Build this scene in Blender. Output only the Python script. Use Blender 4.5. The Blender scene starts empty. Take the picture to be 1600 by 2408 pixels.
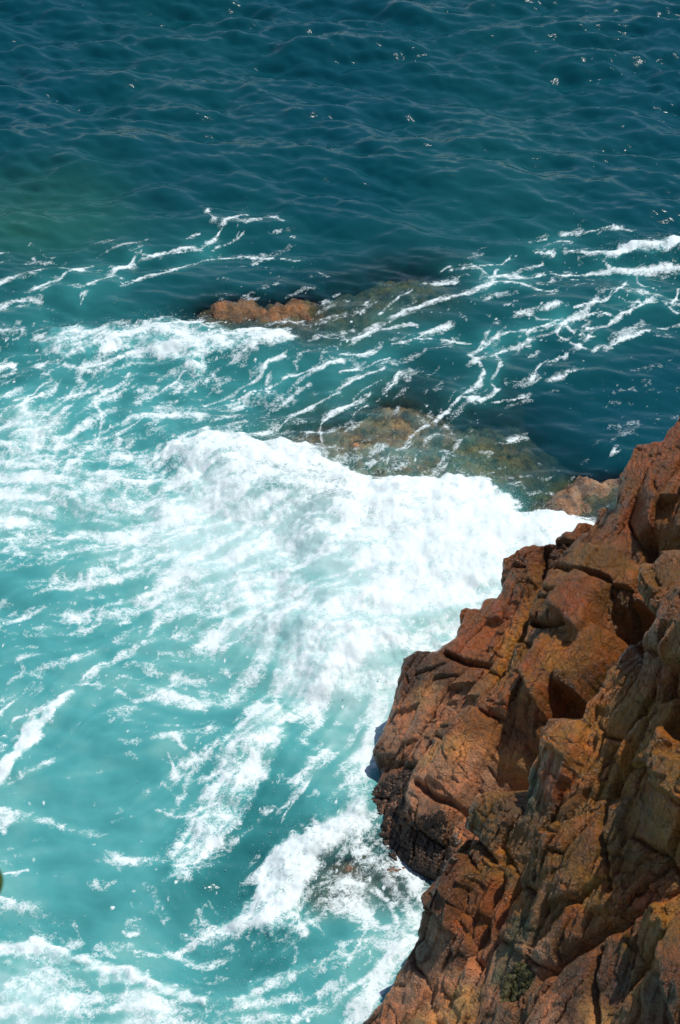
import bpy, math, random
import numpy as np
from mathutils import Vector

# ------------------------------------------------------------------ camera, sky, sun, exposure
SC = bpy.context.scene
COL = SC.collection
CAM_H, PITCH, VFOV = 25.0, math.radians(36.0), math.radians(28.0)
cam = bpy.data.cameras.new('camera')
cam.sensor_fit = 'VERTICAL'; cam.sensor_height = 24.0
cam.lens = 12.0 / math.tan(VFOV / 2)
cam.clip_start = 0.1; cam.clip_end = 30000
cam.dof.use_dof = True; cam.dof.focus_distance = 36.0; cam.dof.aperture_fstop = 5.6
cam_o = bpy.data.objects.new('camera', cam); COL.objects.link(cam_o)
cam_o.location = (0, 0, CAM_H); cam_o.rotation_euler = (math.pi / 2 - PITCH, 0, 0)
SC.camera = cam_o

SUN_EL, SUN_AZ = math.radians(65.0), math.radians(54.0)      # azimuth from +Y towards +X
world = bpy.data.worlds.new('World'); SC.world = world; world.use_nodes = True
wn = world.node_tree.nodes; wl = world.node_tree.links
sky = wn.new('ShaderNodeTexSky'); sky.sky_type = 'NISHITA'; sky.sun_disc = False
sky.sun_elevation = SUN_EL; sky.sun_rotation = SUN_AZ; sky.altitude = 0; sky.air_density = 1.0; sky.dust_density = 0.2
wn['Background'].inputs['Strength'].default_value = 0.10
wl.new(sky.outputs['Color'], wn['Background'].inputs['Color'])

sun = bpy.data.lights.new('sun', 'SUN'); sun.energy = 4.0; sun.angle = math.radians(0.55); sun.color = (1.0, 0.955, 0.88)
sun_o = bpy.data.objects.new('sun', sun); COL.objects.link(sun_o)
sd = Vector((math.sin(SUN_AZ) * math.cos(SUN_EL), math.cos(SUN_AZ) * math.cos(SUN_EL), math.sin(SUN_EL)))
sun_o.rotation_euler = sd.to_track_quat('Z', 'Y').to_euler(); sun_o.location = sd * 60
SC.view_settings.view_transform = 'Standard'; SC.view_settings.look = 'None'
SC.view_settings.exposure = 0.0; SC.view_settings.gamma = 1.0; SC.view_settings.use_curve_mapping = False
SC.render.engine = 'CYCLES'
SC.cycles.max_bounces = 6; SC.cycles.transparent_max_bounces = 6
SC.cycles.sample_clamp_indirect = 6.0; SC.cycles.sample_clamp_direct = 1.8

# ------------------------------------------------------------------ helpers
FPX = 1204.0 / math.tan(VFOV / 2)
CAMP = np.array([0.0, 0.0, CAM_H])
FWD = np.array([0, math.cos(PITCH), -math.sin(PITCH)]); UPV = np.array([0, math.sin(PITCH), math.cos(PITCH)])
def ray(px, py):
    return FWD + np.array([(px - 800) / FPX, 0, 0]) + UPV * ((1204 - py) / FPX)
def at(px, py, z=0.0):
    d = ray(px, py); return CAMP + d * ((z - CAM_H) / d[2])

def tag(o, label=None, cat=None, group=None, kind=None):
    if label: o['label'] = label
    if cat: o['category'] = cat
    if group: o['group'] = group
    if kind: o['kind'] = kind
    return o
def empty(name, loc):
    o = bpy.data.objects.new(name, None); o.empty_display_size = 0.3; o.location = loc; COL.objects.link(o); return o
def mesh_np(name, verts, faces, mat=None, parent=None, attrs=None, normals=None, smooth=True):
    """verts (n,3), faces (m,k) int arrays -> one mesh object"""
    me = bpy.data.meshes.new(name)
    verts = np.asarray(verts, np.float32); faces = np.asarray(faces, np.int32)
    m, k = faces.shape
    me.vertices.add(len(verts)); me.vertices.foreach_set('co', verts.ravel())
    me.loops.add(m * k); me.loops.foreach_set('vertex_index', faces.ravel())
    me.polygons.add(m); me.polygons.foreach_set('loop_start', np.arange(0, m * k, k, dtype=np.int32))
    me.update(calc_edges=True)
    if smooth: me.polygons.foreach_set('use_smooth', np.ones(m, bool))
    for an, arr in (attrs or {}).items():
        arr = np.asarray(arr, np.float32)
        if arr.ndim == 1:
            a = me.attributes.new(an, 'FLOAT', 'POINT'); a.data.foreach_set('value', arr)
        else:
            if arr.shape[1] == 3: arr = np.concatenate([arr, np.ones((len(arr), 1), np.float32)], 1)
            a = me.attributes.new(an, 'FLOAT_COLOR', 'POINT'); a.data.foreach_set('color', np.ascontiguousarray(arr).ravel())
    if normals is not None:
        me.normals_split_custom_set_from_vertices(np.asarray(normals, np.float32))
    if mat: me.materials.append(mat)
    o = bpy.data.objects.new(name, me); COL.objects.link(o)
    if parent: o.parent = parent; o.matrix_parent_inverse = parent.matrix_world.inverted() if False else o.matrix_parent_inverse
    return o

# ---- numpy noise
def _h(ix, iy, s):
    n = (ix.astype(np.int64) * 374761393 + iy.astype(np.int64) * 668265263 + s * 1442695041) & 0xffffffff
    n = ((n ^ (n >> 13)) * 1274126177) & 0xffffffff
    return ((n ^ (n >> 16)) & 0xffff).astype(np.float32) / 65535.0
def perlin(x, y, s=0):
    x = np.asarray(x, np.float32); y = np.asarray(y, np.float32)
    ix = np.floor(x); iy = np.floor(y); fx = x - ix; fy = y - iy
    ix = ix.astype(np.int64); iy = iy.astype(np.int64)
    u = fx * fx * fx * (fx * (fx * 6 - 15) + 10); v = fy * fy * fy * (fy * (fy * 6 - 15) + 10)
    def g(dx, dy):
        a = _h(ix + dx, iy + dy, s) * 6.2831853
        return np.cos(a) * (fx - dx) + np.sin(a) * (fy - dy)
    a = g(0, 0); b = g(1, 0); c = g(0, 1); d = g(1, 1)
    ab = a + u * (b - a); cd = c + u * (d - c)
    return (ab + v * (cd - ab)) * 1.45
def fbm(x, y, s=0, o=4, gain=0.5):
    r = 0; a = 1.0; t = 0
    for k in range(o):
        r = r + a * perlin(x, y, s + k * 17); t += a; a *= gain; x = x * 2.03 + 11.3; y = y * 2.03 - 7.1
    return r / t
def ridged(x, y, s=0, o=3):
    r = 0; a = 1.0; t = 0
    for k in range(o):
        r = r + a * (1 - np.abs(perlin(x, y, s + k * 31)) * 1.5); t += a; a *= 0.5; x = x * 2.1 + 3.7; y = y * 2.1 + 9.1
    return np.clip(r / t, 0, 1)
def worley(x, y, s=0, full=False):
    ix = np.floor(x).astype(np.int64); iy = np.floor(y).astype(np.int64)
    d1 = np.full(x.shape, 9.0, np.float32); d2 = d1.copy(); cid = np.zeros(x.shape, np.float32); ox = cid.copy(); oy = cid.copy()
    for dx in (-1, 0, 1):
        for dy in (-1, 0, 1):
            cx = ix + dx; cy = iy + dy
            qx = cx + _h(cx, cy, s + 1); qy = cy + _h(cx, cy, s + 2)
            d = np.sqrt((qx - x) ** 2 + (qy - y) ** 2).astype(np.float32)
            w = d < d1
            d2 = np.where(w, d1, np.minimum(d2, d)); cid = np.where(w, _h(cx, cy, s + 3), cid); ox = np.where(w, x - qx, ox); oy = np.where(w, y - qy, oy); d1 = np.where(w, d, d1)
    return (d1, d2, cid, ox, oy) if full else (d1, d2, cid)
def sstep(a, b, x):
    t = np.clip((x - a) / (b - a), 0, 1); return t * t * (3 - 2 * t)
def seg_dist(X, Y, pts):
    """distance of points to a polyline"""
    best = np.full(X.shape, 1e9, np.float32)
    for (x0, y0), (x1, y1) in zip(pts[:-1], pts[1:]):
        dx, dy = x1 - x0, y1 - y0; L = dx * dx + dy * dy + 1e-9
        t = np.clip(((X - x0) * dx + (Y - y0) * dy) / L, 0, 1)
        best = np.minimum(best, (X - x0 - t * dx) ** 2 + (Y - y0 - t * dy) ** 2)
    return np.sqrt(best)
def blur(A, sg):
    r = int(sg * 3 + 1); k = np.exp(-0.5 * (np.arange(-r, r + 1) / sg) ** 2); k /= k.sum()
    for ax in (0, 1):
        P = np.pad(A, [(r, r) if a == ax else (0, 0) for a in (0, 1)], mode='edge'); n = A.shape[ax]
        A = sum(w * np.take(P, np.arange(i, i + n), ax) for i, w in enumerate(k))
    return A
def inside(X, Y, poly):
    r = np.zeros(X.shape, bool); n = len(poly)
    for i in range(n):
        x0, y0 = poly[i]; x1, y1 = poly[(i + 1) % n]
        if y0 == y1: continue
        r ^= ((y0 > Y) != (y1 > Y)) & (X < (x1 - x0) * (Y - y0) / (y1 - y0) + x0)
    return r
def poly_sd(X, Y, poly):
    """signed distance, positive inside"""
    d = seg_dist(X, Y, list(poly) + [poly[0]])
    return np.where(inside(X, Y, poly), d, -d)
def idw(X, Y, pts, vals, p=3.0, eps=0.15):
    vals = np.asarray(vals, np.float32); W = 0; R = 0
    for (x, y), v in zip(pts, vals):
        w = 1.0 / ((X - x) ** 2 + (Y - y) ** 2 + eps) ** (p / 2); W = W + w
        R = R + (w[..., None] * v if np.ndim(v) else w * v)
    return R / (W[..., None] if vals.ndim > 1 else W)

# ---- node helper
class NT:
    def __init__(s, name):
        s.m = bpy.data.materials.new(name); s.m.use_nodes = True; s.t = s.m.node_tree; s.t.nodes.clear()
        s.out = s.n('ShaderNodeOutputMaterial')
    def n(s, typ, **kw):
        n = s.t.nodes.new(typ)
        for k, v in kw.items():
            if hasattr(n, k) and not k.startswith('i_'): setattr(n, k, v)
        return n
    def set(s, sock, v):
        if isinstance(v, bpy.types.NodeSocket): s.t.links.new(v, sock)
        else: sock.default_value = v
    def noise(s, vec, scale, detail=4, rough=0.55, dist=0.0, out='Fac'):
        n = s.n('ShaderNodeTexNoise'); s.set(n.inputs['Vector'], vec)
        n.inputs['Scale'].default_value = scale; n.inputs['Detail'].default_value = detail
        n.inputs['Roughness'].default_value = rough; n.inputs['Distortion'].default_value = dist
        return n.outputs[out]
    def math(s, op, a, b=None, c=None, clamp=False):
        n = s.n('ShaderNodeMath'); n.operation = op; n.use_clamp = clamp
        for i, v in enumerate((a, b, c)):
            if v is not None: s.set(n.inputs[i], v)
        return n.outputs[0]
    def ramp(s, fac, a, b, lo=0.0, hi=1.0, smooth=True):
        n = s.n('ShaderNodeMapRange'); n.interpolation_type = 'SMOOTHSTEP' if smooth else 'LINEAR'
        s.set(n.inputs['Value'], fac); s.set(n.inputs['From Min'], a); s.set(n.inputs['From Max'], b)
        s.set(n.inputs['To Min'], lo); s.set(n.inputs['To Max'], hi)
        return n.outputs['Result']
    def mix(s, fac, a, b, blend='MIX'):
        n = s.n('ShaderNodeMix'); n.data_type = 'RGBA'; n.blend_type = blend
        s.set(n.inputs['Factor'], fac); s.set(n.inputs['A'], a) if False else None
        s.set(n.inputs[0], fac); s.set(n.inputs[6], a); s.set(n.inputs[7], b)
        return n.outputs[2]
    def attr(s, name, out='Fac'):
        n = s.n('ShaderNodeAttribute'); n.attribute_name = name; return n.outputs[out]
    def scale(s, vec, sc, rot=(0, 0, 0)):
        n = s.n('ShaderNodeMapping'); s.set(n.inputs['Vector'], vec); n.inputs['Scale'].default_value = sc
        n.inputs['Rotation'].default_value = rot; return n.outputs[0]
    def bump(s, h, strength, dist, normal=None):
        n = s.n('ShaderNodeBump'); s.set(n.inputs['Height'], h); n.inputs['Strength'].default_value = strength
        n.inputs['Distance'].default_value = dist
        if normal: s.set(n.inputs['Normal'], normal)
        return n.outputs[0]

# ------------------------------------------------------------------ materials
def mat_sea():
    t = NT('sea_water')
    pos = t.n('ShaderNodeNewGeometry').outputs['Position']
    body = t.attr('body', 'Color'); foam = t.attr('foam'); opac = t.attr('opacity'); calm = t.attr('calm')
    # fine ripples that the mesh is too coarse for
    r1 = t.noise(t.scale(pos, (2.2, 5.5, 1), (0, 0, math.radians(8))), 1.6, 3, 0.6, 0.4)
    r2 = t.noise(t.scale(pos, (1.5, 3.0, 1), (0, 0, math.radians(-14))), 6.0, 2, 0.5, 0.3)
    rip = t.math('ADD', r1, t.math('MULTIPLY', r2, 0.35))
    rip = t.math('MULTIPLY', rip, calm)
    nrm = t.bump(rip, 0.20, 0.05)
    # foam break-up
    f1 = t.noise(pos, 8.0, 6, 0.68, 0.9); f2 = t.noise(pos, 40.0, 3, 0.6)
    f4 = t.math('SUBTRACT', 1.0, t.math('MULTIPLY', t.math('ABSOLUTE', t.math('SUBTRACT', t.noise(pos, 7.0, 5, 0.62, 1.2), 0.5)), 9.0), clamp=True)
    br = t.math('ADD', t.math('MULTIPLY', t.math('SUBTRACT', f1, 0.5), 1.0), t.math('MULTIPLY', t.math('SUBTRACT', f2, 0.5), 0.85))
    br = t.math('ADD', br, t.math('MULTIPLY', t.math('SUBTRACT', f4, 0.42), 0.38))
    fm = t.ramp(t.math('ADD', foam, t.math('MULTIPLY', br, t.ramp(foam, 0.0, 0.12))), 0.18, 0.84, smooth=False)
    # suspended bubbles: thin milky veil round the foam
    dif = t.n('ShaderNodeBsdfDiffuse'); t.set(dif.inputs['Color'], body); t.set(dif.inputs['Normal'], nrm)
    tr = t.n('ShaderNodeBsdfTransparent'); tr.inputs['Color'].default_value = (0.74, 0.90, 0.85, 1)
    under = t.n('ShaderNodeMixShader'); t.set(under.inputs[0], opac); t.set(under.inputs[1], tr.outputs[0]); t.set(under.inputs[2], dif.outputs[0])
    gl = t.n('ShaderNodeBsdfGlossy'); gl.inputs['Roughness'].default_value = 0.05; t.set(gl.inputs['Normal'], nrm)
    fr = t.n('ShaderNodeFresnel'); fr.inputs['IOR'].default_value = 1.333; t.set(fr.inputs['Normal'], nrm)
    water = t.n('ShaderNodeMixShader'); t.set(water.inputs[0], fr.outputs[0]); t.set(water.inputs[1], under.outputs[0]); t.set(water.inputs[2], gl.outputs[0])
    fb = t.n('ShaderNodeBsdfPrincipled'); fb.inputs['Base Color'].default_value = (0.715, 0.80, 0.805, 1)
    fb.inputs['Roughness'].default_value = 0.55; fb.inputs['Specular IOR Level'].default_value = 0.3
    t.set(fb.inputs['Normal'], t.bump(t.math('ADD', f1, t.math('MULTIPLY', f2, 0.35)), 0.14, 0.03))
    fin = t.n('ShaderNodeMixShader'); t.set(fin.inputs[0], fm); t.set(fin.inputs[1], water.outputs[0]); t.set(fin.inputs[2], fb.outputs[0])
    t.set(t.out.inputs['Surface'], fin.outputs[0])
    return t.m

def mat_rock(name='wet_rock', bumpy=1.0):
    t = NT(name)
    pos = t.n('ShaderNodeNewGeometry').outputs['Position']
    col = t.attr('tint', 'Color'); rg = t.attr('rough')
    n1 = t.noise(pos, 2.2, 6, 0.62, 0.5); n2 = t.noise(pos, 11.0, 5, 0.65, 0.2); n3 = t.noise(pos, 55.0, 3, 0.6)
    st = t.noise(t.scale(pos, (9, 2.0, 2.0), (0.5, 0.9, -0.6)), 1.3, 5, 0.6, 0.8)
    c = t.mix(t.ramp(n1, 0.40, 0.66), col, t.mix(1.0, col, (1.45, 1.02, 0.72, 1), 'MULTIPLY'))      # rust stains
    c = t.mix(t.ramp(n2, 0.50, 0.70, 0, 0.85), c, t.mix(1.0, c, (0.36, 0.34, 0.36, 1), 'MULTIPLY'))       # dark lichen
    c = t.mix(t.ramp(st, 0.55, 0.78, 0, 0.55), c, t.mix(1.0, c, (1.35, 1.35, 1.2, 1), 'MULTIPLY'))       # paler veins
    c = t.mix(t.ramp(n3, 0.56, 0.72, 0, t.ramp(n1, 0.4, 0.62, 0.08, 0.5)), c, t.mix(1.0, c, (1.7, 1.6, 1.5, 1), 'MULTIPLY'))          # grains
    c = t.mix(t.ramp(n3, 0.30, 0.42, 0.35, 0.0), c, t.mix(1.0, c, (0.4, 0.38, 0.36, 1), 'MULTIPLY'))
    bs = t.n('ShaderNodeBsdfPrincipled'); t.set(bs.inputs['Base Color'], c)
    ro = t.math('ADD', t.ramp(n2, 0.3, 0.7, 0.10, 0.46), rg)
    t.set(bs.inputs['Roughness'], ro); bs.inputs['Coat Weight'].default_value = 0.7; t.set(bs.inputs['Coat Roughness'], t.ramp(n1, 0.3, 0.7, 0.07, 0.26)); bs.inputs['Specular IOR Level'].default_value = 0.4
    h = t.math('ADD', t.math('MULTIPLY', n2, 0.8), t.math('MULTIPLY', n3, 0.22))
    h = t.math('ADD', h, t.math('MULTIPLY', st, 0.5))
    n4 = t.noise(pos, 26.0, 4, 0.7, 0.3)
    h = t.math('ADD', h, t.math('MULTIPLY', n4, 0.6))
    wp = t.n('ShaderNodeVectorMath'); wp.operation = 'ADD'; t.set(wp.inputs[0], pos)
    wv = t.n('ShaderNodeVectorMath'); wv.operation = 'SCALE'; t.set(wv.inputs[0], t.noise(pos, 1.7, 4, 0.6, 0, 'Color')); wv.inputs['Scale'].default_value = 0.55; t.set(wp.inputs[1], wv.outputs[0])
    cr = []
    for sc_, wd_ in ((1.15, 0.012), (2.3, 0.016)):
        vo = t.n('ShaderNodeTexVoronoi'); vo.feature = 'DISTANCE_TO_EDGE'; t.set(vo.inputs['Vector'], t.scale(wp.outputs[0], (1.6, 0.8, 1.0), (0.3, 0.5, -0.5))); vo.inputs['Scale'].default_value = sc_
        cr.append(t.ramp(vo.outputs['Distance'], 0.0, wd_, 0.0, 1.0))
    gate = t.ramp(n1, 0.42, 0.60)
    cg_ = t.math('MULTIPLY', t.math('ADD', t.math('MULTIPLY', cr[0], 0.8), t.math('MULTIPLY', cr[1], t.math('MULTIPLY', gate, 0.5))), 0.7)
    h = t.math('ADD', h, cg_)
    nb = t.bump(h, 1.0 * bumpy, 0.065); t.set(bs.inputs['Normal'], nb)
    t.set(bs.inputs['Coat Normal'], t.bump(t.noise(pos, 60.0, 3, 0.6), 1.0, 0.03, nb))
    t.set(t.out.inputs['Surface'], bs.outputs[0])
    return t.m

def mat_plain(name, c, rough=0.5, var=0.5, scale=20.0, trans=0.0):
    t = NT(name)
    pos = t.n('ShaderNodeTexCoord').outputs['Object']
    n1 = t.noise(pos, scale, 4)
    cc = t.mix(t.ramp(n1, 0.3, 0.7), tuple(x * (1 - var) for x in c) + (1,), tuple(x * (1 + var) for x in c) + (1,))
    bs = t.n('ShaderNodeBsdfPrincipled'); t.set(bs.inputs['Base Color'], cc); bs.inputs['Roughness'].default_value = rough
    t.set(bs.inputs['Normal'], t.bump(n1, 0.3, 0.01))
    sh = bs.outputs[0]
    if trans:
        tl = t.n('ShaderNodeBsdfTranslucent'); t.set(tl.inputs['Color'], cc)
        mx = t.n('ShaderNodeMixShader'); mx.inputs[0].default_value = trans
        t.set(mx.inputs[1], sh); t.set(mx.inputs[2], tl.outputs[0]); sh = mx.outputs[0]
    t.set(t.out.inputs['Surface'], sh)
    return t.m

M_SEA = mat_sea(); M_ROCK = mat_rock()
M_SPRAY = mat_plain('spray_white', (0.86, 0.88, 0.89), 0.4, 0.04, trans=0.55)
M_MOSS = mat_plain('moss_green', (0.045, 0.040, 0.005), 0.7, 0.5, 40)
M_WEED = mat_plain('dark_seaweed', (0.052, 0.028, 0.014), 0.55, 0.8, 9)
M_LEAF = mat_plain('leaf_green', (0.10, 0.15, 0.012), 0.4, 0.35, 12, 0.3)
M_STEM = mat_plain('stem_brown', (0.12, 0.075, 0.04), 0.8, 0.3, 30)

# ------------------------------------------------------------------ under-water rocks (needed for the water's depth)
# each: name, crest line (photo px on the water plane), half width m, crest height m, label, tint
def P2(pts, z=0.0): return [tuple(at(x, y, z)[:2]) for x, y in pts]
SUNK = [
 ('reef_rock', P2([(535, 735), (590, 728), (650, 742), (705, 722)]), 1.1, 0.02, 0.7, (0.21, 0.118, 0.046),
  'brown orange rock breaking the surface behind the small upper breaker'),
 ('sunken_rock', P2([(760, 735), (860, 700), (960, 660)]), 1.6, -0.34, 0.5, (0.22, 0.18, 0.08),
  'greenish rock shelf under water running out from the brown orange rock'),
 ('sunken_rock', P2([(740, 1060), (830, 1040), (910, 1010), (935, 985)]), 1.7, -0.14, 0.6, (0.48, 0.28, 0.17),
  'tan rock just under the water above the big white breaker'),
 ('sunken_rock', P2([(890, 1130), (990, 1115), (1080, 1085), (1130, 1060)]), 1.7, -0.22, 0.5, (0.30, 0.23, 0.11),
  'olive brown rock under water behind the crest of the big breaker'),
 ('sunken_rock', P2([(1130, 1010), (1180, 1080), (1250, 1130)]), 1.8, -0.55, 0.5, (0.24, 0.25, 0.13),
  'dim green sunken rock between the olive rock and the headland'),
 ('awash_rock', P2([(1310, 1205), (1370, 1165), (1450, 1140)]), 0.9, 0.06, 0.7, (0.27, 0.19, 0.12),
  'speckled tan rock washed by water beside the top of the headland'),
 ('awash_rock', P2([(810, 2045), (880, 2025), (960, 2040)]), 0.8, -0.12, 0.4, (0.20, 0.13, 0.09),
  'dark brown rock washed by thin foam at the foot of the headland'),
]
def sunk_height(i, X, Y):
    nm, cr, w, top, k, tint, lab = SUNK[i]
    wx = X + 0.35 * perlin(X * 0.9, Y * 0.9, 70 + i); wy = Y + 0.35 * perlin(X * 0.9, Y * 0.9, 80 + i)
    d = seg_dist(wx, wy, cr) / w
    z = top - k * d ** 2 * 1.2 - 0.9 * np.clip(d - 0.8, 0, None)
    q1, q2, qc, ox, oy = worley(wx * 1.7, wy * 1.5, 110 + i, True)
    z = z + 0.36 * fbm(X * 1.6, Y * 1.6, 90 + i, 4) * np.exp(-d) + 0.16 * (ridged(X * 2.7, Y * 2.7, 95 + i) - 0.6) + 0.10 * (qc - .5) + 0.12 * (np.cos(qc * 40) * ox + np.sin(qc * 40) * oy) - 0.05 * (1 - sstep(0, .16, q2 - q1))
    return z

# ------------------------------------------------------------------ the sea
def build_sea():
    # graded grid: fine over the bay, coarse towards the horizon
    U = np.linspace(-1.3, 1.3, 760)
    st = U[1] - U[0]; g = []; s = st; u = 1.3
    while u < 900: s *= 1.28; u += s; g.append(u)
    U = np.concatenate([-np.array(g)[::-1], U, np.array(g)])
    V = [17.0]
    while V[-1] < 72: V.append(V[-1] + 0.0012 * V[-1] + 0.005)
    s = V[-1] - V[-2]; n_in = len(V)
    while V[-1] < 9000: s *= 1.25; V.append(V[-1] + s)
    s = 0.03; low = [17.0]
    while low[-1] > -200: s *= 1.3; low.append(low[-1] - s)
    V = np.concatenate([np.array(low[1:])[::-1], np.array(V)])
    wv = np.clip(2.44 + 0.1337 * V, 4.6, 13.0)
    X = (U[None, :] * wv[:, None]).astype(np.float32); Y = np.repeat(V[:, None], len(U), 1).astype(np.float32)
    ny, nx = X.shape
    FY = 0.62                                     # distances in y count less: the eye sees the water at a slant
    Xm, Ym = X, Y * FY
    def pm(pts): return [(x, y * FY) for x, y in P2(pts)]
    fine = ((np.abs(U) <= 1.31)[None, :] & ((V >= 16.9) & (V <= 73))[:, None]).astype(np.float32)

    # --- wind sea from a spectrum
    N, L = 1024, 47.0
    k = np.fft.fftfreq(N, L / N) * 2 * np.pi; KX, KY = np.meshgrid(k, k); K = np.hypot(KX, KY); K[0, 0] = 1
    rng = np.random.default_rng(5); wd = np.array([-0.16, -0.987])
    c = (KX * wd[0] + KY * wd[1]) / K
    S = np.exp(-1.0 / (K * 0.75) ** 2) / K ** 3.7 * (0.05 + np.abs(c) ** 5) * np.exp(-(K * 0.055) ** 2)
    S[0, 0] = 0
    A = (rng.normal(size=(N, N)) + 1j * rng.normal(size=(N, N))) * np.sqrt(S)
    H = np.real(np.fft.ifft2(A)); sc = 0.125 / H.std(); H = (H * sc).astype(np.float32)
    DX = np.real(np.fft.ifft2(-1j * KX / K * A)).astype(np.float32) * sc; DY = np.real(np.fft.ifft2(-1j * KY / K * A)).astype(np.float32) * sc
    def samp(F):
        fx = (X / L * N) % N; fy = (Y / L * N) % N
        i = np.floor(fx).astype(int); j = np.floor(fy).astype(int); a = fx - i; b = fy - j
        i %= N; j %= N; i2 = (i + 1) % N; j2 = (j + 1) % N
        return F[j, i] * (1 - a) * (1 - b) + F[j, i2] * a * (1 - b) + F[j2, i] * (1 - a) * b + F[j2, i2] * a * b
    h0 = samp(H); dx = samp(DX); dy = samp(DY)

    # --- flow warp used by foam
    w1 = fbm(X * 0.45, Y * 0.45, 1, 3); w2 = fbm(X * 0.45, Y * 0.45, 2, 3)
    w3 = fbm(X * 1.7, Y * 1.7, 3, 3); w4 = fbm(X * 1.7, Y * 1.7, 4, 3)
    w5 = fbm(X * 6.0, Y * 6.0, 5, 2); w6 = fbm(X * 6.0, Y * 6.0, 6, 2)

    # --- aeration (how turquoise) and lace density from hand-read points
    TP = [(0,0,0),(800,0,0),(1600,0,0),(0,250,0),(800,250,0),(1600,250,.02),(0,430,.05),(400,420,.05),(800,450,.05),(1500,480,.06),
      (0,620,.2),(400,640,.22),(700,620,.15),(1000,680,.2),(1250,620,.22),(1500,640,.25),(1560,900,.07),(1350,850,.12),(1300,1020,.05),(1480,1030,.03),(1000,880,.25),(1150,800,.24),
      (600,900,.42),(200,760,.36),(0,800,.36),(800,820,.34),(120,900,.45),(100,1000,.6),(350,960,.5),(550,980,.42),(0,1150,.78),(200,1300,.78),(0,1400,.66),(150,1500,.68),
      (500,1250,.9),(800,1300,1),(1050,1250,1),(700,1550,.85),(500,1600,.74),(300,1700,.70),(100,1850,.73),(300,1950,.68),(500,1750,.66),(750,1750,.72),(100,2050,.68),
      (250,2150,.62),(550,2050,.42),(640,1930,.45),(600,2250,.48),(300,2300,.8),(800,2350,.62),(600,2400,.78),(0,2400,.82),(860,2130,.5),(900,1620,.8)]
    tp = pm([(a, b) for a, b, _ in TP]); T = idw(Xm + 0.5 * w1, Ym + 0.4 * w2, tp, [v for *_, v in TP], 3.2, 0.25)
    T = np.clip(T + 0.10 * w3 * sstep(0.2, 0.5, T), 0, 1)
    DP = [(425,20,0),(1200,60,0),(400,130,0),(1200,160,0),(400,330,0),(1200,330,0),(200,480,0),(650,420,0),(1050,430,0),(0,0,0),(800,0,0),(1600,0,0),(0,250,0),(800,250,0),(1600,250,0),(0,430,0),(400,450,0),(800,480,.0),(1500,470,0.02),(1200,500,0.02),
      (100,650,.12),(300,600,.12),(600,540,.12),(900,620,.0),(1250,640,.16),(1500,640,.2),(1300,750,.16),(1100,900,.1),(1500,850,.1),(1300,1000,.05),(1480,1060,.1),(200,700,.04),(400,680,.02),
      (100,880,.33),(250,860,.33),(600,900,.24),(800,800,.25),(800,920,.1),(100,1040,.6),(300,1000,.32),(50,1190,.58),(200,1150,.62),(300,1250,.58),(400,1400,.56),(450,1260,.60),(560,1330,.60),(600,1440,.64),(340,1130,.6),(500,1110,.82),(610,1580,.42),(740,1620,.74),(820,1560,.9),(150,1300,.36),(50,1400,.18),(200,1450,.33),
      (450,1500,.5),(300,1600,.3),(100,1550,.28),(200,1750,.06),(300,1850,.06),(150,2000,.12),(480,1700,.28),(430,1800,.26),(720,1750,.33),(640,1780,.3),(780,1850,.3),(650,1900,.15),(540,2050,.1),(300,2080,.14),(150,2110,.05),
      (450,2150,.22),(600,2240,.16),(380,2240,.05),(850,2150,.4),(800,2250,.4),(880,2300,.4),(100,2330,.58),(350,2380,.6),(650,2370,.5),(800,2380,.35),(850,1700,.4),(880,1640,.45),(760,1680,.45)]
    dp = pm([(a, b) for a, b, _ in DP]); D = idw(Xm + 0.25 * w3, Ym + 0.2 * w4, dp, [v for *_, v in DP], 3.0, 0.06)

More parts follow.
